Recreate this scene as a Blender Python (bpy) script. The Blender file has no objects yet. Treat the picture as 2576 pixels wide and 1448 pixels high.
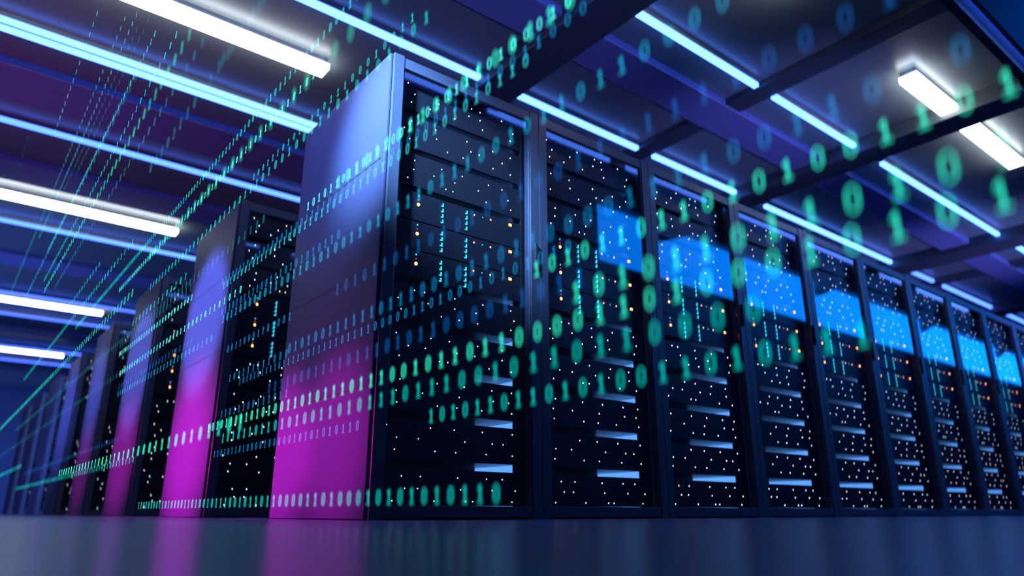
import bpy, bmesh, math, random
from mathutils import Vector

C = bpy.context.scene.collection
PI = math.pi
rng = random.Random(11)

# ------------------------------------------------------------------ materials
MATS = {}
def principled(name, col, rough=.5, metal=0., spec=.5, noise=None, coat=0.):
    m = bpy.data.materials.new(name); m.use_nodes = True
    nt = m.node_tree; b = nt.nodes['Principled BSDF']
    b.inputs['Base Color'].default_value = (*col, 1)
    b.inputs['Roughness'].default_value = rough
    b.inputs['Metallic'].default_value = metal
    b.inputs['Specular IOR Level'].default_value = spec
    b.inputs['Coat Weight'].default_value = coat
    if noise:
        scale, amt = noise
        tc = nt.nodes.new('ShaderNodeTexCoord'); n = nt.nodes.new('ShaderNodeTexNoise')
        n.inputs['Scale'].default_value = scale; n.inputs['Detail'].default_value = 4
        mr = nt.nodes.new('ShaderNodeMapRange')
        mr.inputs['To Min'].default_value = max(.02, rough - amt); mr.inputs['To Max'].default_value = rough + amt
        nt.links.new(tc.outputs['Object'], n.inputs['Vector'])
        nt.links.new(n.outputs['Fac'], mr.inputs['Value'])
        nt.links.new(mr.outputs['Result'], b.inputs['Roughness'])
    MATS[name] = m
    return m

def emitter(name, col, strength=1., sample=True):
    m = bpy.data.materials.new(name); m.use_nodes = True
    nt = m.node_tree; nt.nodes.clear()
    e = nt.nodes.new('ShaderNodeEmission'); o = nt.nodes.new('ShaderNodeOutputMaterial')
    e.inputs['Color'].default_value = (*col, 1); e.inputs['Strength'].default_value = strength
    nt.links.new(e.outputs[0], o.inputs['Surface'])
    if not sample: m.cycles.emission_sampling = 'NONE'
    MATS[name] = m
    return m

def hologram(name, col, strength=1.):
    """light with no body: glows and lets what is behind it through"""
    m = bpy.data.materials.new(name); m.use_nodes = True
    nt = m.node_tree; nt.nodes.clear()
    e = nt.nodes.new('ShaderNodeEmission'); t = nt.nodes.new('ShaderNodeBsdfTransparent')
    a = nt.nodes.new('ShaderNodeAddShader'); o = nt.nodes.new('ShaderNodeOutputMaterial')
    e.inputs['Color'].default_value = (*col, 1); e.inputs['Strength'].default_value = strength
    nt.links.new(e.outputs[0], a.inputs[0]); nt.links.new(t.outputs[0], a.inputs[1])
    nt.links.new(a.outputs[0], o.inputs['Surface'])
    m.cycles.emission_sampling = 'NONE'
    MATS[name] = m
    return m

def glass(name, ior, tint):
    m = bpy.data.materials.new(name); m.use_nodes = True
    nt = m.node_tree; nt.nodes.clear()
    # thin pane: Schlick reflectance from the angle to the surface, the same from both faces
    gm = nt.nodes.new('ShaderNodeNewGeometry')
    dt = nt.nodes.new('ShaderNodeVectorMath'); dt.operation = 'DOT_PRODUCT'
    ab = nt.nodes.new('ShaderNodeMath'); ab.operation = 'ABSOLUTE'
    iv = nt.nodes.new('ShaderNodeMath'); iv.operation = 'SUBTRACT'; iv.inputs[0].default_value = 1.
    pw = nt.nodes.new('ShaderNodeMath'); pw.operation = 'POWER'; pw.inputs[1].default_value = 5.
    f = nt.nodes.new('ShaderNodeMapRange'); f.inputs['To Min'].default_value = ((ior-1)/(ior+1))**2; f.inputs['To Max'].default_value = 1.
    nt.links.new(gm.outputs['Normal'], dt.inputs[0]); nt.links.new(gm.outputs['Incoming'], dt.inputs[1])
    nt.links.new(dt.outputs['Value'], ab.inputs[0]); nt.links.new(ab.outputs[0], iv.inputs[1])
    nt.links.new(iv.outputs[0], pw.inputs[0]); nt.links.new(pw.outputs[0], f.inputs['Value'])
    t = nt.nodes.new('ShaderNodeBsdfTransparent'); t.inputs['Color'].default_value = (*tint, 1)
    g = nt.nodes.new('ShaderNodeBsdfGlossy'); g.inputs['Roughness'].default_value = .03
    mx = nt.nodes.new('ShaderNodeMixShader'); o = nt.nodes.new('ShaderNodeOutputMaterial')
    nt.links.new(f.outputs[0], mx.inputs[0]); nt.links.new(t.outputs[0], mx.inputs[1])
    nt.links.new(g.outputs[0], mx.inputs[2]); nt.links.new(mx.outputs[0], o.inputs['Surface'])
    MATS[name] = m
    return m

principled('frame_metal', (.048, .06, .11), .42, .0, .5, (30, .06))
principled('rack_black', (.012, .014, .022), .45)
principled('server_black', (.012, .013, .02), .42, 0, .5, (25, .05))
principled('chassis_metal', (.12, .14, .18), .3, 0, .5)
principled('rail_metal', (.06, .07, .11), .4, .4)
principled('handle_black', (.02, .02, .03), .3)
principled('panel_metal', (.048, .055, .125), .5, 0, .05, (14, .01))
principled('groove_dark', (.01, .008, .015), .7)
principled('floor_resin', (.09, .145, .33), .24, 0, .5, (6, .04))
MATS['floor_resin'].node_tree.nodes['Principled BSDF'].inputs['Specular Tint'].default_value = (.5, .68, 1, 1)
principled('ceiling_panel', (.22, .26, .26), .32, 0, .5, (3, .04))
principled('beam_metal', (.075, .095, .11), .45, 0, .5)
principled('duct_metal', (.29, .30, .64), .34, .1, .5, (8, .04))
principled('wall_dark', (.06, .10, .20), .6, 0, .3)
principled('housing_grey', (.30, .32, .40), .45, .2)
glass('door_glass', 1.62, (.93, .95, 1.))
emitter('white_tube', (.92, .98, 1.08), 9.5)
emitter('cyan_tube', (.42, 1.15, 5.2), 1.2)
emitter('blue_tube', (.22, .60, 3.6), 1.2)
emitter('deep_blue_tube', (.14, .34, 2.6), 1.1)
emitter('edge_tube', (.6, 1.7, 8.0), 1.0)
emitter('window_blue', (.01, 1.6, 7.4), 1.0)
emitter('side_lamp', (.16, .52, 1.35), 1.0)
emitter('led_white', (1., .99, .90), 6.5, False)
emitter('led_cyan', (.05, 1.0, 1.3), 1.15, False)
emitter('led_amber', (1.0, .46, .14), 4.2, False)
emitter('led_orange', (1.0, .33, .10), 5.5, False)
emitter('led_red', (1.0, .03, .05), 1.4, False)
hologram('digit_g', (.03, 1.0, .66), .46)
hologram('digit_g2', (.03, .75, .45), 0.3)
hologram('digit_t', (.0, .80, .70), 0.33)
hologram('digit_c', (.08, 1.0, .90), 0.5)
hologram('digit_c2', (.03, .75, .85), 0.34)
hologram('digit_b', (.0, .26, .62), 0.36)
hologram('digit_b2', (.0, .45, .75), 0.36)
hologram('digit_d', (.0, .11, .44), 0.36)
hologram('digit_f', (.01, .26, .32), 0.24)
hologram('digit_h', (.01, .30, .34), 0.24)

# ------------------------------------------------------------------ mesh tools
class MB:
    def __init__(s): s.v = []; s.f = []; s.mi = []
    def quadbox(s, x0, x1, y0, y1, z0, z1, mi=0):
        n = len(s.v)
        s.v += [(x0,y0,z0),(x1,y0,z0),(x1,y1,z0),(x0,y1,z0),(x0,y0,z1),(x1,y0,z1),(x1,y1,z1),(x0,y1,z1)]
        for q in ((0,3,2,1),(4,5,6,7),(0,1,5,4),(1,2,6,5),(2,3,7,6),(3,0,4,7)):
            s.f.append(tuple(n+i for i in q)); s.mi.append(mi)
        return s
    def prism(s, pts, axis, a, b, mi=0):
        """polygon pts (2-D) extruded along axis from a to b; axis 0: (y,z) 1: (x,z) 2: (x,y)"""
        def P(p, t):
            return (t, p[0], p[1]) if axis == 0 else (p[0], t, p[1]) if axis == 1 else (p[0], p[1], t)
        n = len(s.v); k = len(pts)
        s.v += [P(p, a) for p in pts] + [P(p, b) for p in pts]
        s.f.append(tuple(n+i for i in range(k))); s.f.append(tuple(n+k+i for i in reversed(range(k))))
        for i in range(k):
            j = (i+1) % k
            s.f.append((n+i, n+k+i, n+k+j, n+j))
        s.mi += [mi]*(k+2)
        return s
    def ring(s, outer, inner, axis, a, b, mi=0):
        def P(p, t):
            return (t, p[0], p[1]) if axis == 0 else (p[0], t, p[1])
        n = len(s.v); k = len(outer)
        for t in (a, b):
            s.v += [P(p, t) for p in outer] + [P(p, t) for p in inner]
        for i in range(k):
            j = (i+1) % k
            s.f += [(n+i, n+j, n+k+j, n+k+i), (n+2*k+i, n+3*k+i, n+3*k+j, n+2*k+j),
                    (n+i, n+2*k+i, n+2*k+j, n+j), (n+k+i, n+k+j, n+3*k+j, n+3*k+i)]
            s.mi += [mi]*4
        return s
    def dome(s, x, z, y, r, h, seg=10, mi=0):
        """a small lens on a face that looks towards -Y"""
        n = len(s.v)
        for rr, hh in ((r, 0), (r*.82, h*.6)):
            s.v += [(x+rr*math.cos(2*PI*i/seg), y-hh, z+rr*math.sin(2*PI*i/seg)) for i in range(seg)]
        s.v.append((x, y-h, z))
        for i in range(seg):
            j = (i+1) % seg
            s.f.append((n+i, n+j, n+seg+j, n+seg+i)); s.f.append((n+seg+i, n+seg+j, n+2*seg))
            s.mi += [mi, mi]
        return s
    def mesh(s, name, mats, bevel=0.):
        me = bpy.data.meshes.new(name)
        me.from_pydata(s.v, [], s.f)
        for m in (mats if isinstance(mats, (list, tuple)) else [mats]): me.materials.append(MATS[m])
        me.polygons.foreach_set('material_index', s.mi)
        bm = bmesh.new(); bm.from_mesh(me)
        bmesh.ops.recalc_face_normals(bm, faces=bm.faces)
        if bevel:
            bmesh.ops.bevel(bm, geom=list(bm.edges), offset=bevel, segments=2, affect='EDGES', profile=.5)
        bm.to_mesh(me); bm.free(); me.update()
        return me

def link(name, me, parent=None, loc=(0,0,0), label=None):
    o = bpy.data.objects.new(name, me); C.objects.link(o)
    o.location = loc
    if parent: o.parent = parent
    if label: o['label'] = label
    return o
def tag(o, label, cat, group=None):
    o['label'] = label; o['category'] = cat
    if group: o['group'] = group
    return o
def thing(name, loc, label, cat, group=None):
    o = bpy.data.objects.new(name, None); C.objects.link(o); o.location = loc
    o.empty_display_size = .1
    return tag(o, label, cat, group)
def struct(name, me, loc=(0,0,0), parent=None, label=None):
    o = link(name, me, parent, loc, label)
    if parent is None: o['kind'] = 'structure'
    return o
def copy_tree(o, parent=None):
    c = o.copy(); C.objects.link(c); c.parent = parent
    for ch in CH.get(o.name, ()): copy_tree_child(ch, c)
    return c
CH = {}
def kids(root):
    return [o for o in bpy.data.objects if o.parent == root]
def build_tree(root):
    """remember a thing's parts and sub-parts once, so that copying needs no scan"""
    return (root, [build_tree(k) for k in kids(root)])
def dup(tree, parent=None):
    o, ch = tree
    c = o.copy(); C.objects.link(c); c.parent = parent
    for t in ch: dup(t, c)
    return c
ORD = ['','first','second','third','fourth','fifth','sixth','seventh','eighth','ninth','tenth','eleventh','twelfth',
       'thirteenth','fourteenth','fifteenth','sixteenth','seventeenth','eighteenth','nineteenth']
TENS = {2:('twentieth','twenty'),3:('thirtieth','thirty'),4:('fortieth','forty'),5:('fiftieth','fifty'),6:('sixtieth','sixty')}
def ordinal(n):
    if n < 20: return ORD[n]
    t, u = divmod(n, 10)
    return TENS[t][0] if u == 0 else TENS[t][1] + '-' + ORD[u]

# ------------------------------------------------------------------ the hall
W, D, H, PITCH = .93, 1.05, 2.2, 2.22          # one rack, and the distance from row to row
ZC = 3.34                                      # ceiling surface
ZS = 3.28                                      # centre of the lamps hung under it
XL, XR, YB, YS, YEDGE = -4.5, 32., 21., -3.5, -1.43

struct('floor', MB().quadbox(XL, XR, YS, YB, -.1, 0).mesh('floor', 'floor_resin'))
struct('ceiling', MB().quadbox(XL, XR, YEDGE, YB, ZC, ZC+.1).mesh('ceiling', 'ceiling_panel'))
struct('wall_back', MB().quadbox(XL, XR, YB, YB+.1, 0, 4.6).mesh('wall_back', 'wall_dark'))
struct('wall_left', MB().quadbox(XL-.1, XL, YS, YB, 0, 4.6).mesh('wall_left', 'wall_dark'))
struct('wall_right', MB().quadbox(XR, XR+.1, YS, YB, 0, 4.6).mesh('wall_right', 'wall_dark'))
w = MB()
WX0, WX1, WZ0, WZ1 = 5.0, 31., 3.22, 4.10
w.quadbox(XL, XR, YS-.2, YS, 0, WZ0).quadbox(XL, XR, YS-.2, YS, WZ1, 4.6)
w.quadbox(XL, WX0, YS-.2, YS, WZ0, WZ1).quadbox(WX1, XR, YS-.2, YS, WZ0, WZ1)
struct('wall_front', w.mesh('wall_front', 'wall_dark'))
# the higher ceiling over the front aisle, and the black fascia that steps up to it
struct('ceiling_front', MB().quadbox(XL, XR, YS-.2, YEDGE-.13, 4.5, 4.6).mesh('ceiling_front', 'rack_black'))
struct('trim_1', MB().quadbox(XL, XR, YEDGE-.03, YEDGE+.03, ZC-.07, ZC+.1).mesh('trim_1', 'rack_black'))
struct('wall_fascia', MB().quadbox(XL, XR, YEDGE-.16, YEDGE-.13, ZC-.155, 4.5).quadbox(XL, XR, YEDGE-.13, YEDGE-.03, ZC+.02, ZC+.1).mesh('wall_fascia', 'wall_dark'))
# blue clerestory window whose glow shows in the rack doors
wn = struct('window_1', MB().quadbox(WX0, WX1, YS-.12, YS-.10, WZ0, WZ1).mesh('window_1', 'window_blue'))
fr = MB()
fr.quadbox(WX0-.05, WX0, YS-.02, YS+.03, WZ0-.05, WZ1+.05).quadbox(WX1, WX1+.05, YS-.02, YS+.03, WZ0-.05, WZ1+.05)
fr.quadbox(WX0, WX1, YS-.02, YS+.03, WZ0-.05, WZ0).quadbox(WX0, WX1, YS-.02, YS+.03, WZ1, WZ1+.05)
struct('window_frame', fr.mesh('window_frame', 'beam_metal'), parent=wn)
for k in range(6):
    x = 6.25 + 4.35*k
    g = MB().prism([(x, WZ1), (x, WZ1-.33), (x+.85, WZ1)], 1, YS-.02, YS+.05)
    struct('gusset', g.mesh('gusset', 'beam_metal'), parent=wn)

# ---- beams across the rows and the ducts along them
n = 2
for x0, x1, zb, y0, y1 in ((1.39, 1.72, 3.20, YEDGE+.03, YB-.1), (3.235, 3.43, 3.285, YEDGE+.03, YB-.1), (4.76, 5.06, 3.20, YEDGE+.03, YB-.1),
                           (8.32, 8.74, 3.20, YEDGE+.03, YB-.1), (9.68, 9.94, 3.285, YEDGE+.03, YB-.1), (11.9, 12.3, 3.20, YEDGE+.03, YB-.1), (14.3, 14.6, 3.2, YEDGE+.03, YB-.1)):
    struct('trim_%d' % n, MB().quadbox(x0, x1, y0, y1, zb, ZC).mesh('trim', 'beam_metal', .006)); n += 1
for y0, y1 in ((.26, .60), (3.29, 3.88), (5.15, 5.66), (8.3, 8.8), (12.9, 13.4)):
    xs = [XL+.1, 1.39, 1.72, 4.76, 5.06, 8.32, 8.74, 11.9, 12.3, XR-.1]
    for a, b in zip(xs[0::2], xs[1::2]):
        struct('trim_%d' % n, MB().quadbox(a, b, y0, y1, 3.27, ZC).mesh('trim', 'duct_metal', .008)); n += 1
        struct('trim_%d' % n, MB().quadbox(a, b, y1, y1+.06, 3.325, ZC).mesh('trim', 'groove_dark')); n += 1  # dark strip stands for the shadow gap beside the duct

# ---- lamps
def strip(y, x0, x1, mat, label, group, wd=.047):
    t = thing('light_strip', ((x0+x1)/2, y, ZC), label, 'ceiling light', group)
    h = (x1-x0)/2
    me = MB().quadbox(-h, h, -wd/2-.004, wd/2+.004, -.035, 0).mesh('strip_housing', 'housing_grey')
    link('housing', me, t)
    me = MB().quadbox(-h, h, -wd/2, wd/2, -.070, -.036).mesh('strip_tube', mat, .004)
    link('tube', me, t)
    return t
def luminaire(y, x0, x1, label, group):
    t = thing('panel_light', ((x0+x1)/2, y, ZC), label, 'ceiling light', group)
    h = (x1-x0)/2
    link('housing', MB().quadbox(-h+.012, h-.012, -.058, .058, -.045, 0).mesh('panel_housing', 'housing_grey', .004), t)
    link('diffuser', MB().quadbox(-h, h, -.07, .07, -.095, -.046).mesh('panel_diffuser', 'white_tube', .006), t)
    return t
G1 = 'cyan strips in line above the front row'
segs = [(-4.2,1.39),(1.752,3.22),(3.445,4.889),(5.321,8.36),(8.908,9.66),(10.02,11.9),(12.53,14.25)]
names = ['cyan ceiling strip running in from upper left to the nearest wide beam','cyan ceiling strip right of the nearest wide beam, above the first two racks',
 'cyan ceiling strip over the third rack top, between narrow and wide beams','long cyan ceiling strip above the fourth to seventh rack tops','short cyan ceiling strip in line above the front row, far right',
 'cyan ceiling strip above the ninth rack at the right edge','last cyan ceiling strip of the line, at the right frame edge']
for (a, b), nm in zip(segs, names): strip(1.235, a, b, 'cyan_tube' if a < 8 else 'blue_tube', nm, G1)
G2 = 'cyan strips along the upper right ceiling bays'
segs2 = [(1.758,3.194),(3.432,4.898),(5.313,8.35),(8.9,9.66),(10.02,11.9)]
names2 = ['bright cyan ceiling strip at top centre-right, right of the nearest wide beam','cyan ceiling strip in the bay left of the white panel light',
 'long cyan ceiling strip below the right white panel light','cyan strip end entering at the right frame edge under the long strip','farthest cyan strip of the right bays, at the frame edge']
for (a, b), nm in zip(segs2, names2): strip(-.056, a, b, 'cyan_tube', nm, G2)
strip(-.056, -4.2, 1.39, 'cyan_tube', 'cyan ceiling strip before the nearest wide beam, nearest to the camera', G2)
# strips tucked behind the edge trim: seen only as reflections in the door glass
for i, (a, b) in enumerate([(-4.2,1.37),(1.74,3.21),(3.45,4.74),(5.08,8.30),(8.76,9.66),(9.96,11.88)]):
    t = thing('light_strip', ((a+b)/2, YEDGE-.129, ZC+.018), 'blue strip behind the ceiling edge, mirrored across the rack door tops, %s from left' % ORD[i+1], 'ceiling light', 'strips behind the front ceiling edge')
    h = (b-a)/2
    link('housing', MB().quadbox(-h, h, .001, .026, -.012, 0).mesh('edge_housing', 'housing_grey'), t)
    link('tube', MB().quadbox(-h, h, .001, .022, -.075, -.013).mesh('edge_tube', 'edge_tube'), t)
G3 = 'cyan strips over the aisles at left'
for y, mat, nm in ((2.725,'cyan_tube','upper strip of the close cyan pair, top left ceiling'),(2.835,'cyan_tube','lower strip of the close cyan pair, top left ceiling'),
    (4.31,'blue_tube','single cyan ceiling strip at left, below the close pair'),(7.0,'blue_tube','cyan ceiling strip just below the second white bar at left'),
    (10.42,'deep_blue_tube','blue ceiling strip just above the third white bar at left'),(11.89,'deep_blue_tube','blue ceiling strip just below the third white bar at left'),
    (14.9,'deep_blue_tube','blue ceiling strip just above the lowest white bar at left'),(16.5,'deep_blue_tube','lowest blue ceiling strip at far left, below every white bar')):
    strip(y, -4.2, 14.2, mat, nm, G3, .047 if y > 3 else .037)
G4 = 'white panel lights over the aisles'
for y, nm in ((1.875,'large white bar light at top left, nearest the camera'),(6.1,'second white bar light at left, above the purple ended second rack row'),
              (10.8,'third white bar light at left, between two blue strips'),(15.2,'smallest and lowest white bar light at far left')):
    luminaire(y, -4.2, .40, nm, G4)
luminaire(-.875, 1.78, 2.42, 'white panel light above the frame, lighting the upper bay', G4)
luminaire(-.875, 3.99, 4.76, 'short white panel light at upper right, in front of the wide beam', G4)
luminaire(-.875, 5.10, 6.34, 'white panel light at right edge, beyond the wide beam', G4)
# ------------------------------------------------------------------ racks
def end_panel():
    """outer side panel of a row end, with three shadow grooves"""
    t = .016
    p = MB().quadbox(-t, -.001, .012, D-.01, .004, H-.004).mesh('end_panel', 'panel_metal', .004)
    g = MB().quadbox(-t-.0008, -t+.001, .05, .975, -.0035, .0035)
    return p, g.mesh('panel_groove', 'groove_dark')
cab = MB()
P = .058
cab.quadbox(.001, P, 0, .055, 0, H).quadbox(W-P-.004, W-.001, 0, .055, 0, H)             # corner posts
cab.quadbox(.001, .012, .055, D-.02, 0, H).quadbox(W-.012, W-.001, .055, D-.02, 0, H)     # sides
cab.quadbox(.012, W-.012, .055, D-.02, H-.02, H).quadbox(.012, W-.012, .055, D-.02, 0, .045)
cab.quadbox(.001, W-.001, D-.02, D, 0, H)
CAB = cab.mesh('cabinet', 'frame_metal', .0025)
dr = MB()
dr.quadbox(P+.001, W-P-.005, .004, .035, .010, .058).quadbox(P+.001, W-P-.005, .004, .035, 2.136, H-.006)
dr.quadbox(P+.001, P+.007, .006, .035, .058, 2.136).quadbox(W-P-.011, W-P-.005, .006, .035, .058, 2.136)
DOOR = dr.mesh('door', 'frame_metal', .002)
PANE = MB().quadbox(P+.007, W-P-.011, .016, .020, .058, 2.136).mesh('glass_pane', 'door_glass')
HAND = MB().quadbox(W-P+.014, W-P+.032, -.018, 0, 1.245, 1.40).mesh('handle', 'handle_black', .004)
RAILM = MB().quadbox(0, .032, 0, .070, .046, H-.021).mesh('mounting_rail', 'rack_black')
RLINE = MB().quadbox(.0, .004, -.002, 0, .06, 2.13).mesh('rail_edge', 'rail_metal')
LAMP = MB().quadbox(.884, .890, .145, .505, .06, 2.14).mesh('side_lamp', 'side_lamp')
INNER = MB().quadbox(.03, .9, .72, .73, .046, H-.021).mesh('rear_blank', 'rack_black')
EP, EG = end_panel()
def make_rack(end):
    t = thing('server_rack', (0,0,0), 'rack', 'server rack')
    link('cabinet', CAB, t)
    d = link('door', DOOR, t); link('glass_pane', PANE, d); link('handle', HAND, d)
    r = link('mounting_rail', RAILM, t, (.044, .072, 0))
    r = link('mounting_rail', RAILM, t, (.8545, .072, 0)); link('rail_edge', RLINE, r, label='pale vertical edge of the rail')
    link('side_lamp', LAMP, t, label='glowing light blue inner side strip'); link('rear_blank', INNER, t)
    if end:
        e = link('end_panel', EP, t); [link('panel_groove', EG, e, (0, 0, z)) for z in (1.633, 1.088, .547)]
    return t

LEDS = {'a': [(0.121, 2.11), (0.163, 2.059), (0.145, 2.008), (0.367, 2.11), (0.307, 2.058), (0.256, 2.008), (0.515, 2.11), (0.572, 2.109), (0.499, 2.059), (0.409, 2.008), (0.573, 2.059), (0.72, 2.11), (0.59, 2.008), (0.8, 2.058), (0.781, 2.007)],
 'b': [(0.151, 1.902), (0.112, 1.851), (0.295, 1.902), (0.301, 1.851), (0.145, 1.8), (0.489, 1.902), (0.517, 1.851), (0.66, 1.901), (0.781, 1.901), (0.369, 1.799), (0.467, 1.799), (0.57, 1.85), (0.725, 1.85), (0.663, 1.799), (0.782, 1.799)],
 'c': [(0.18, 1.691), (0.176, 1.641), (0.145, 1.589), (0.338, 1.692), (0.294, 1.64), (0.464, 1.691), (0.42, 1.641), (0.366, 1.589), (0.409, 1.589), (0.634, 1.692), (0.568, 1.64), (0.725, 1.692), (0.62, 1.589), (0.766, 1.64), (0.785, 1.589)],
 'd': [(0.21, 1.024), (0.265, 1.024), (0.125, 0.973), (0.144, 0.922), (0.287, 0.973), (0.438, 1.024), (0.439, 0.973), (0.363, 0.922), (0.466, 0.921), (0.566, 0.973), (0.607, 1.024), (0.577, 0.921), (0.786, 1.024), (0.807, 0.973), (0.787, 0.921)],
 'e': [(0.125, 0.807), (0.19, 0.756), (0.145, 0.705), (0.281, 0.756), (0.309, 0.807), (0.413, 0.807), (0.579, 0.807), (0.36, 0.704), (0.458, 0.756), (0.407, 0.705), (0.563, 0.756), (0.73, 0.807), (0.731, 0.756), (0.65, 0.704), (0.789, 0.704)],
 'f': [(0.155, 0.599), (0.139, 0.547), (0.144, 0.496), (0.275, 0.547), (0.352, 0.599), (0.504, 0.599), (0.476, 0.547), (0.357, 0.496), (0.465, 0.496), (0.668, 0.598), (0.678, 0.547), (0.608, 0.496), (0.791, 0.598), (0.773, 0.547), (0.792, 0.496)],
 'g': [(0.099, 0.394), (0.152, 0.343), (0.144, 0.292), (0.262, 0.343), (0.323, 0.394), (0.453, 0.394), (0.614, 0.394), (0.796, 0.394), (0.514, 0.343), (0.351, 0.292), (0.464, 0.292), (0.673, 0.343), (0.739, 0.343), (0.638, 0.292), (0.796, 0.292)],
 'h': [(0.185, 0.181), (0.28, 0.181), (0.478, 0.18), (0.641, 0.18), (0.735, 0.18), (0.203, 0.13), (0.268, 0.13), (0.495, 0.129), (0.675, 0.129), (0.814, 0.129), (0.144, 0.078), (0.354, 0.078), (0.523, 0.078), (0.564, 0.078), (0.794, 0.078)]}
SY = .07                                       # server faces stand this far behind the door frame
SX0, SX1 = .078, .853
UNITS = [('h', .060, .214), ('g', .252, .424), ('f', .461, .634), ('e', .673, .841), ('d', .881, 1.055),
         ('s', 1.085, 1.221), ('s', 1.227, 1.371), ('s', 1.377, 1.523), ('c', 1.553, 1.727), ('b', 1.757, 1.935), ('a', 1.965, 2.132)]
BODY = {}
def body(z0, z1):
    h = round(z1-z0, 3)
    if h not in BODY:
        m = MB().quadbox(0, SX1-SX0, .022, .62, .002, h-.002)
        BODY[h] = (m.mesh('chassis', 'chassis_metal'), MB().quadbox(0, SX1-SX0, 0, .021, 0, h).mesh('faceplate', 'server_black', .0015))
    return BODY[h]
LEDM = MB().dome(0, 0, 0, .0027, .002).mesh('indicator_light', 'led_white')
CYM = MB().dome(0, 0, 0, .0046, .003, 12).mesh('indicator_light', 'led_cyan')
CYS = MB().dome(0, 0, 0, .0036, .003, 12).mesh('indicator_light', 'led_cyan')
RDM = MB().dome(0, 0, 0, .0034, .003, 12).mesh('indicator_light', 'led_red')
AMB = MB().dome(0, 0, 0, .0088, .006, 16).mesh('power_light', 'led_amber')
ORM = MB().dome(0, 0, 0, .0044, .003, 12).mesh('indicator_light', 'led_orange')
ORR = MB().quadbox(-.0095, .0095, -.004, 0, -.0065, .0065).mesh('status_lamp', 'led_orange', .001)
LBAR = MB().prism([(-.011,-.0095),(.0045,-.0095),(.0045,.0095),(-.0025,.0095),(-.0025,-.0045),(-.011,-.0045)], 1, -.003, 0).mesh('level_bar', 'led_cyan')
SLOT = MB().quadbox(-.006, .006, -.0008, 0, -.055, .055).mesh('level_slot', 'rack_black')
def make_server(kind, z0, z1):
    t = thing('server_unit', (SX0, SY, z0), 'server', 'server')
    ch, fp = body(z0, z1)
    link('chassis', ch, t); link('faceplate', fp, t)
    if kind != 's':
        for x, z in LEDS[kind]: link('indicator_light', LEDM, t, (x-SX0, 0, z-z0))
    else:
        q = 1.508 + (z0-1.377)*1.0               # the three display units repeat at their own heights
        o = {1.085: 1.203, 1.227: 1.3555, 1.377: 1.508}[z0] - z0
        link('indicator_light', CYM, t, (.2108-SX0, 0, o), 'cyan lamp'); link('indicator_light', RDM, t, (.2108-SX0, 0, o-.0213), 'small red lamp')
        link('power_light', AMB, t, (.2115-SX0, 0, o-.046), 'large amber lamp')
        for x in (.352, .498):
            for k in range(4): link('level_bar', LBAR, t, (x-SX0, 0, o-.0105-.0292*k))
            link('level_slot', SLOT, t, (x-.016-SX0, 0, o-.054))
        link('indicator_light', ORM, t, (.5458-SX0, 0, o-.0105), 'orange lamp'); link('indicator_light', CYS, t, (.599-SX0, 0, o-.0105), 'cyan lamp')
        link('indicator_light', ORM, t, (.6513-SX0, 0, o-.0105), 'orange lamp'); link('status_lamp', ORR, t, (.780-SX0, 0, o-.0068), 'orange rectangular lamp')
    return t

rack_end = build_tree(make_rack(True)); rack_mid = build_tree(make_rack(False))
servers = [(k, z0, z1, build_tree(make_server(k, z0, z1))) for k, z0, z1 in UNITS]
ROWN = ['front row','second row','third row','fourth row','fifth row','sixth row','seventh row','eighth row']
first = True
used = {}
def place(tree, loc):
    o = tree[0]
    if o.name not in used:
        used[o.name] = True; r = o
    else: r = dup(tree)
    r.location = loc
    return r
for row in range(8):
    y = PITCH*row
    nr = 12 if row == 0 else 2 if row < 4 else 1
    for i in range(nr):
        x = W*i
        r = place(rack_end if i == 0 else rack_mid, (x, y, 0))
        who = '%s rack of the %s' % (ORD[i+1], ROWN[row])
        if i == 0:
            tag(r, 'black glass-door server rack with purple lit end panel, starting the %s' % ROWN[row], 'server rack', 'server racks')
        else:
            tag(r, 'dark glass-door server rack, %s from the purple end of the %s' % (ORD[i+1], ROWN[row]), 'server rack', 'server racks')
        kl = ks = 0
        for kind, z0, z1, tr in servers:
            s = place(tr, (x+SX0, y+SY, z0))
            if kind == 's':
                ks += 1
                tag(s, '%s display server with cyan bars, in the %s' % (['lowest','middle','top'][ks-1], who), 'server', 'display servers')
            else:
                kl += 1
                tag(s, 'white-dotted server, %s from the bottom in the %s' % (ORD[kl], who), 'server', 'servers with white lights')

# ------------------------------------------------------------------ floating digits
h, wd, st, dp = .031, .0155, .0025, .0008
def rrect(w2, h2, c):
    return [(-w2+c,-h2),(w2-c,-h2),(w2,-h2+c),(w2,h2-c),(w2-c,h2),(-w2+c,h2),(-w2,h2-c),(-w2,-h2+c)]
def zero(mb, x, y, z, mi=0):
    o = [(y-a, z+b) for a, b in rrect(wd/2, h/2, .0055)]; i = [(y-a, z+b) for a, b in rrect(wd/2-st, h/2-st, .003)]
    mb.ring(o, i, 0, x-dp, x+dp, mi)
def one(mb, x, y, z, mi=0):
    q = [(-.0018,-h/2+st),(-.0070,-h/2+st),(-.0070,-h/2),(.0070,-h/2),(.0070,-h/2+st),(.0018,-h/2+st),(.0018,h/2),(-.0018,h/2),(-.0062,h/2-.0052),(-.0062,h/2-.0088),(-.0018,h/2-.0052)]
    mb.prism([(y-a, z+b) for a, b in q], 0, x-dp, x+dp, mi)
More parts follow.
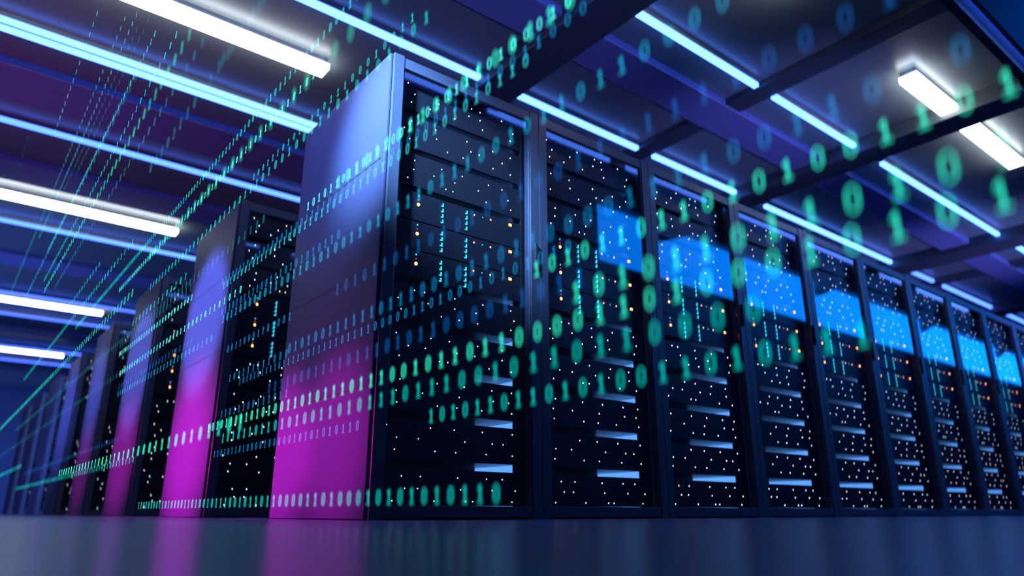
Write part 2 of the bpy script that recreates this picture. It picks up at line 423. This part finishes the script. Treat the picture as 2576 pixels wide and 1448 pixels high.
STREAMS=[
(-0.614, 0.062, 1.109, 0.0485, 58, 't', '1101000011010000110100101110010110110000110100010101010110'),
(-0.614, 0.336, 0.147, 0.05191, 52, 'g', '1010110110101001101011101110010110110000110100010101'),
(-0.614, 0.283, -0.0428, 0.05546, 40, 't', '1010110110101001101011101110010110110000'),
(-0.494, 0.251, -1.2382, 0.04756, 23, 't', '10101101101010011010111'),
(-0.514, 0.507, -1.6572, 0.04709, 19, 'g', '1010110110101001101'),
(-0.654, 0.367, -1.9179, 0.05025, 13, 'g', '1010110110101'),
(-0.584, 0.531, -0.5182, 0.05041, 40, 'b', '0101001111110111001011011000011110011000'),
(-0.314, 0.638, 0.8, 0.05088, 47, 'b', '10101011110111110111110111100000110100010101010'),
(-0.614, 0.409, -0.4572, 0.05101, 29, 'd', '11110001111011101011000011011'),
(-0.524, 0.883, 0.4866, 0.04903, 25, 'b', '0110101111001110101010110'),
(-0.634, 0.743, 0.0679, 0.04975, 47, 'b2', '10110000001100110101001101011101110010110110000'),
(-0.524, 1.082, -0.4085, 0.04737, 30, 'c', '101011011010100110101110100010'),
(-0.524, 1.085, 2.8069, 0.06487, 28, 'c', '0110111110111100010000000011'),
(-0.734, 0.834, -1.1418, 0.05081, 18, 'g', '101011011010100110'),
(-0.534, 1.001, 0.4762, 0.04724, 46, 'c2', '1010100101110011000110110001110100010101010110'),
(-0.514, 1.048, 0.5773, 0.04788, 51, 'b', '011000100010100011001111000010001000000111110011000'),
(-0.694, 1.146, 1.2055, 0.0596, 46, 't', '1101110001001010100011001110100100011010101001'),
(-0.694, 1.472, 3.9132, 0.04576, 110, 't', '11100000001110010101100001001110111011010011000100000111100101101100111000110001010111001000101011111001100110'),
(-0.634, 1.466, 2.535, 0.0565, 58, 'c', '0011101000011010001110110011101000111000100011011011101010'),
(-0.994, 0.805, -0.3387, 0.06092, 26, 'g2', '00101010100100101101000000'),
(-1.014, 1.955, 3.5396, 0.06647, 51, 'c2', '101011001000011010011100100111011001101101100111010'),
(-1.134, 1.077, 1.3484, 0.06286, 42, 'g2', '010100101101001100001001110000101011000110'),
(-0.994, 1.741, 3.6068, 0.08169, 47, 't', '00111100101010101101011100010010100011101001000'),
(-1.054, 1.238, 1.8459, 0.07459, 38, 'f', '10101100101001111110010010010000100100'),
(-1.074, 0.986, -0.5918, 0.06308, 15, 'f', '011011100111110'),
(-1.164, 2.622, 2.837, 0.11413, 15, 'c2', '010010111011010'),
(-1.294, 2.942, 5.7635, 0.19753, 13, 'f', '0100001011111'),
(-0.994, 2.92, 9.6334, 0.11756, 69, 't', '001101100110001001010010110000001101011111101111001101001011100010110'),
(-0.994, 2.626, 5.3077, 0.09739, 44, 'c2', '01110001111001111100010010010110110101111001'),
(-0.994, 2.456, 4.1941, 0.0939, 35, 'f', '00001011001010110110000001101111000'),
(-0.994, 2.298, 2.7191, 0.09405, 23, 'f', '10010010111110111100010'),
(-1.214, 0.983, 1.2659, 0.06339, 38, 'h', '10000011101011100001111101011110100010'),
(-0.864, 1.248, 5.493, 0.08263, 57, 't', '111111100101110001000001011010000111001101001010000011111'),
(-0.814, 1.53, 3.6379, 0.10678, 14, 't', '00100100100100'),
(-0.964, 0.779, 5.5739, 0.06216, 90, 'g2', '010010101100100011010110100111001100010110100010011010100111111011100110010010011011010000'),
(-0.714, 0.989, 1.4042, 0.07693, 14, 't', '11011011100101'),
(-0.664, 1.007, 8.1165, 0.06429, 133, 'f', '0111001101010110110100111110110110001101110001010000011110011101111001110011110111100111001011100110110001010010111000010110001101100'),
(-0.564, 0.891, 2.4296, 0.06771, 35, 'c', '00010000111101101001011000101101010'),
(-0.564, 0.891, 11.5193, 0.09849, 93, 'f', '000110100111110110000010000101000010111001011010001111100100010100101110110000111101110110100'),
(-0.564, 0.75, 2.3883, 0.06666, 30, 'b2', '110110100101110111100100001100'),
(-0.894, 0.221, 1.6372, 0.07565, 37, 'g', '0100001100011100111010100011100101101'),
(-0.564, 0.302, 7.8415, 0.0873, 72, 't', '110110100011010101101000011001100111001100011100111011011110100100010110'),
(-0.914, 0.344, 5.2106, 0.11567, 16, 't', '0000110110111001'),
(-0.364, 0.296, 0.892, 0.05104, 30, 'b', '110101101000010000010101010110'),
(-0.464, 0.438, 0.5181, 0.05626, 14, 'b', '11011100111011'),
(-0.464, 0.589, 0.461, 0.05789, 12, 'b', '100111111000'),
(-0.614, 0.626, -0.9153, 0.05419, 29, 'd', '10101101101010010011111110001'),
(-0.514, 1.477, 0.2982, 0.0576, 25, 't', '1001110101101011100010011'),
(-0.464, 0.731, 0.5405, 0.05484, 14, 'b', '00110001101001'),
(-0.614, 1.039, 2.282, 0.07071, 23, 'f', '11111110111010000101011'),
(-0.514, 0.474, 7.8153, 0.08806, 62, 'd', '01111000100110001001001010000111000111001100101011111011110000'),
(-0.614, 0.752, 2.0923, 0.06329, 25, 'd', '1011101110000000011110100'),
(-1.074, 0.989, -1.248, 0.06358, 5, 'f', '01101'),
]

KEYS = ['lowest row above the floor', 'long green row over the racks', 'teal row under the long green', 'short teal row from rack one', 'green row to upper right corner', 'green row beginning in rack two', 'blue row above the amber lamps', 'thin blue row crossing amber lamps', 'dark row under the amber lamps', 'short thin row on the panel', 'blue row over top rack lamps', 'sharp cyan row over panel groove', 'far row S12b', 'blurred green row over rack top', 'cyan row below the panel groove', 'dim row along the panel groove', 'teal row above the panel corner', 'thin row to big white light', 'sharp row under big white light', 'blurred row under big white light', 'far row S20', 'blurred row crossing close cyan pair', 'teal row left of white light', 'faint row crossing close cyan pair', 'faint row crossing big white light', 'far row S25', 'far row S26', 'far row S27', 'far row S28', 'far row S29', 'far row S30', 'widest faintest row at far left', 'far row S32', 'far row S33', 'far row S34', 'far row S35', 'far row S36', 'far row S37', 'far row S37b', 'far row S38', 'blurred row over second purple panel', 'far row S40', 'far row S41', 'far row S42', 'far row S43', 'far row S44', 'faintest row toward top right', 'far row S46', 'far row S47', 'far row S48', 'far row S49', 'far row S50', 'short row past big white light']
COLN = {'g':'bright green','g2':'green','t':'teal','c':'cyan','c2':'cyan','b':'dim blue','b2':'blue','d':'dark blue','f':'faint teal','h':'faint green'}
cam_loc = Vector((-1.414, -2.707, .0288)); HEAD, PITCHC = .89897, .30616
fw = Vector((math.cos(HEAD)*math.cos(PITCHC), math.sin(HEAD)*math.cos(PITCHC), math.sin(PITCHC)))
DIG = []
for si, (X, Z, yf, s, N, col, bits) in enumerate(STREAMS):
    bb = [int(b) for b in bits]
    while len(bb) < N: bb.insert(0, rng.randint(0, 1))
    bb = bb[len(bb)-N:]
    for k in range(N):
        y = yf - s*k
        depth = (Vector((X, y, Z)) - cam_loc).dot(fw)
        DIG.append((depth, si, N-k, X, y, Z, col, bb[k]))
DIG.sort()
DM = {}
rest = MB(); cols = sorted(set(r[5] for r in STREAMS))
for n, (depth, si, kr, X, y, Z, col, bit) in enumerate(DIG):
    if n < 300:
        if (bit, col) not in DM:
            m = MB(); (one if bit else zero)(m, 0, 0, 0)
            DM[(bit, col)] = m.mesh('glowing_digit', 'digit_'+col)
        o = link('glowing_digit', DM[(bit, col)], None, (X, y, Z))
        tag(o, '%s %d, %s from the right in the %s' % (COLN[col], bit, ordinal(kr), KEYS[si]), 'digit', 'floating digits in ' + KEYS[si])
    else:
        (one if bit else zero)(rest, X, y, Z, cols.index(col))
o = link('distant_digits', rest.mesh('distant_digits', ['digit_'+c for c in cols]))
tag(o, 'many tiny glowing green and blue digits streaming away to the left', 'digits'); o['kind'] = 'stuff'

# ------------------------------------------------------------------ fill spots added outside the frame to colour panels, ducts and ceiling
def aim(o, target):
    o.rotation_euler = (Vector(target) - o.location).to_track_quat('-Z', 'Y').to_euler()
def spot(name, loc, target, col, power, angle, blend=1., size=.1):
    l = bpy.data.lights.new(name, 'SPOT'); l.color = col; l.energy = power
    l.spot_size = math.radians(angle); l.spot_blend = blend; l.shadow_soft_size = size
    o = bpy.data.objects.new(name, l); C.objects.link(o); o.location = loc; aim(o, target)
    return o
def area(name, loc, target, col, power, sx, sy):
    l = bpy.data.lights.new(name, 'AREA'); l.color = col; l.energy = power; l.shape = 'RECTANGLE'; l.size = sx; l.size_y = sy
    o = bpy.data.objects.new(name, l); C.objects.link(o); o.location = loc; aim(o, target)
    return o
MAG = (1., .01, .46)
spot('magenta_fill_spot', (-1.5, .98, .34), (0, .98, .31), MAG, 640, 38)  # added fill that makes the magenta pools on the end panels
spot('magenta_fill_spot', (-1.5, .35, .36), (0, .35, .33), MAG, 362, 38)
spot('magenta_fill_spot', (-2.2, .6, .7), (0, .6, .50), (.8, .03, .62), 90, 50)
spot('magenta_fill_spot', (-1.6, 2.75, .50), (0, 2.75, .47), MAG, 952, 54)
spot('magenta_fill_spot', (-2.2, 2.75, .8), (0, 2.75, .75), (.8, .03, .7), 120, 50)
spot('magenta_fill_spot', (-1.7, 5.0, .6), (0, 5.0, .55), MAG, 442, 48)
spot('magenta_fill_spot', (-1.7, 7.2, .6), (0, 7.2, .55), MAG, 192, 44)
spot('magenta_fill', (-3.4, 3.2, .3), (-1.2, 3.2, 3.3), (1., .03, .40), 75, 80)  # added fill that tints the left ceiling maroon
BLU = (.26, .30, 1.)
spot('blue_fill_spot', (-1.9, -1.1, 3.0), (0, .02, 1.92), (.30, .60, 1.), 5000, 24)  # added fill that makes the blue highlights high on the end panels
spot('blue_fill_spot', (-2.2, .7, 3.1), (0, .6, 1.95), BLU, 420, 36)
spot('blue_fill_spot', (-2.2, 2.75, 2.2), (0, 2.75, 1.42), BLU, 1300, 26, .3)
spot('blue_fill_spot', (-2.2, 5.0, 2.2), (0, 4.95, 1.4), BLU, 800, 30, .45)
spot('blue_fill_spot', (-2.2, 7.2, 2.2), (0, 7.2, 1.4), BLU, 700, 34)
spot('blue_fill_spot', (-2.4, 9.4, 2.2), (0, 9.4, 1.4), BLU, 700, 40)
spot('violet_fill', (3.4, -3.1, .4), (3.9, .45, 3.3), (.24, .27, 1.), 400, 36)  # added fill that brightens the duct undersides
spot('violet_fill', (.6, -3.1, .4), (1.0, .45, 3.3), (.24, .27, 1.), 200, 44)
spot('violet_fill', (8.2, -3.1, .4), (8.8, .45, 3.3), (.26, .28, 1.), 700, 50)
spot('blue_fill_spot', (-2.6, 4., 1.6), (.3, 13.5, .9), (.12, .25, 1.), 3500, 26)  # added fill that turns the far rack fronts blue
spot('blue_fill', (-3.2, 8., .4), (-.8, 8.5, 3.3), (.12, .22, 1.), 300, 90)  # added fill for the far ceiling and back wall
spot('blue_fill', (-3.2, 16., .6), (0, 20.5, 1.5), (.10, .22, 1.), 900, 80)

wd_ = bpy.data.worlds.new('hall_air'); bpy.context.scene.world = wd_; wd_.use_nodes = True
bg = wd_.node_tree.nodes['Background']; bg.inputs['Color'].default_value = (.006, .011, .035, 1); bg.inputs['Strength'].default_value = 1.

# ------------------------------------------------------------------ camera
cd = bpy.data.cameras.new('camera'); cam = bpy.data.objects.new('camera', cd); C.objects.link(cam)
cd.lens = 25.0; cd.sensor_width = 36.0; cd.clip_start = .01; cd.clip_end = 100
cam.location = cam_loc; cam.rotation_euler = (PI/2 + PITCHC, 0, HEAD - PI/2)
cd.dof.use_dof = True; cd.dof.focus_distance = 3.05; cd.dof.aperture_fstop = 1.0; cd.dof.aperture_ratio = 1.65; cd.dof.aperture_blades = 0
sc = bpy.context.scene
sc.camera = cam
sc.view_settings.view_transform = 'Standard'; sc.view_settings.look = 'None'
sc.view_settings.exposure = 0.; sc.view_settings.gamma = 1.; sc.view_settings.use_curve_mapping = False
sc.cycles.transparent_max_bounces = 24
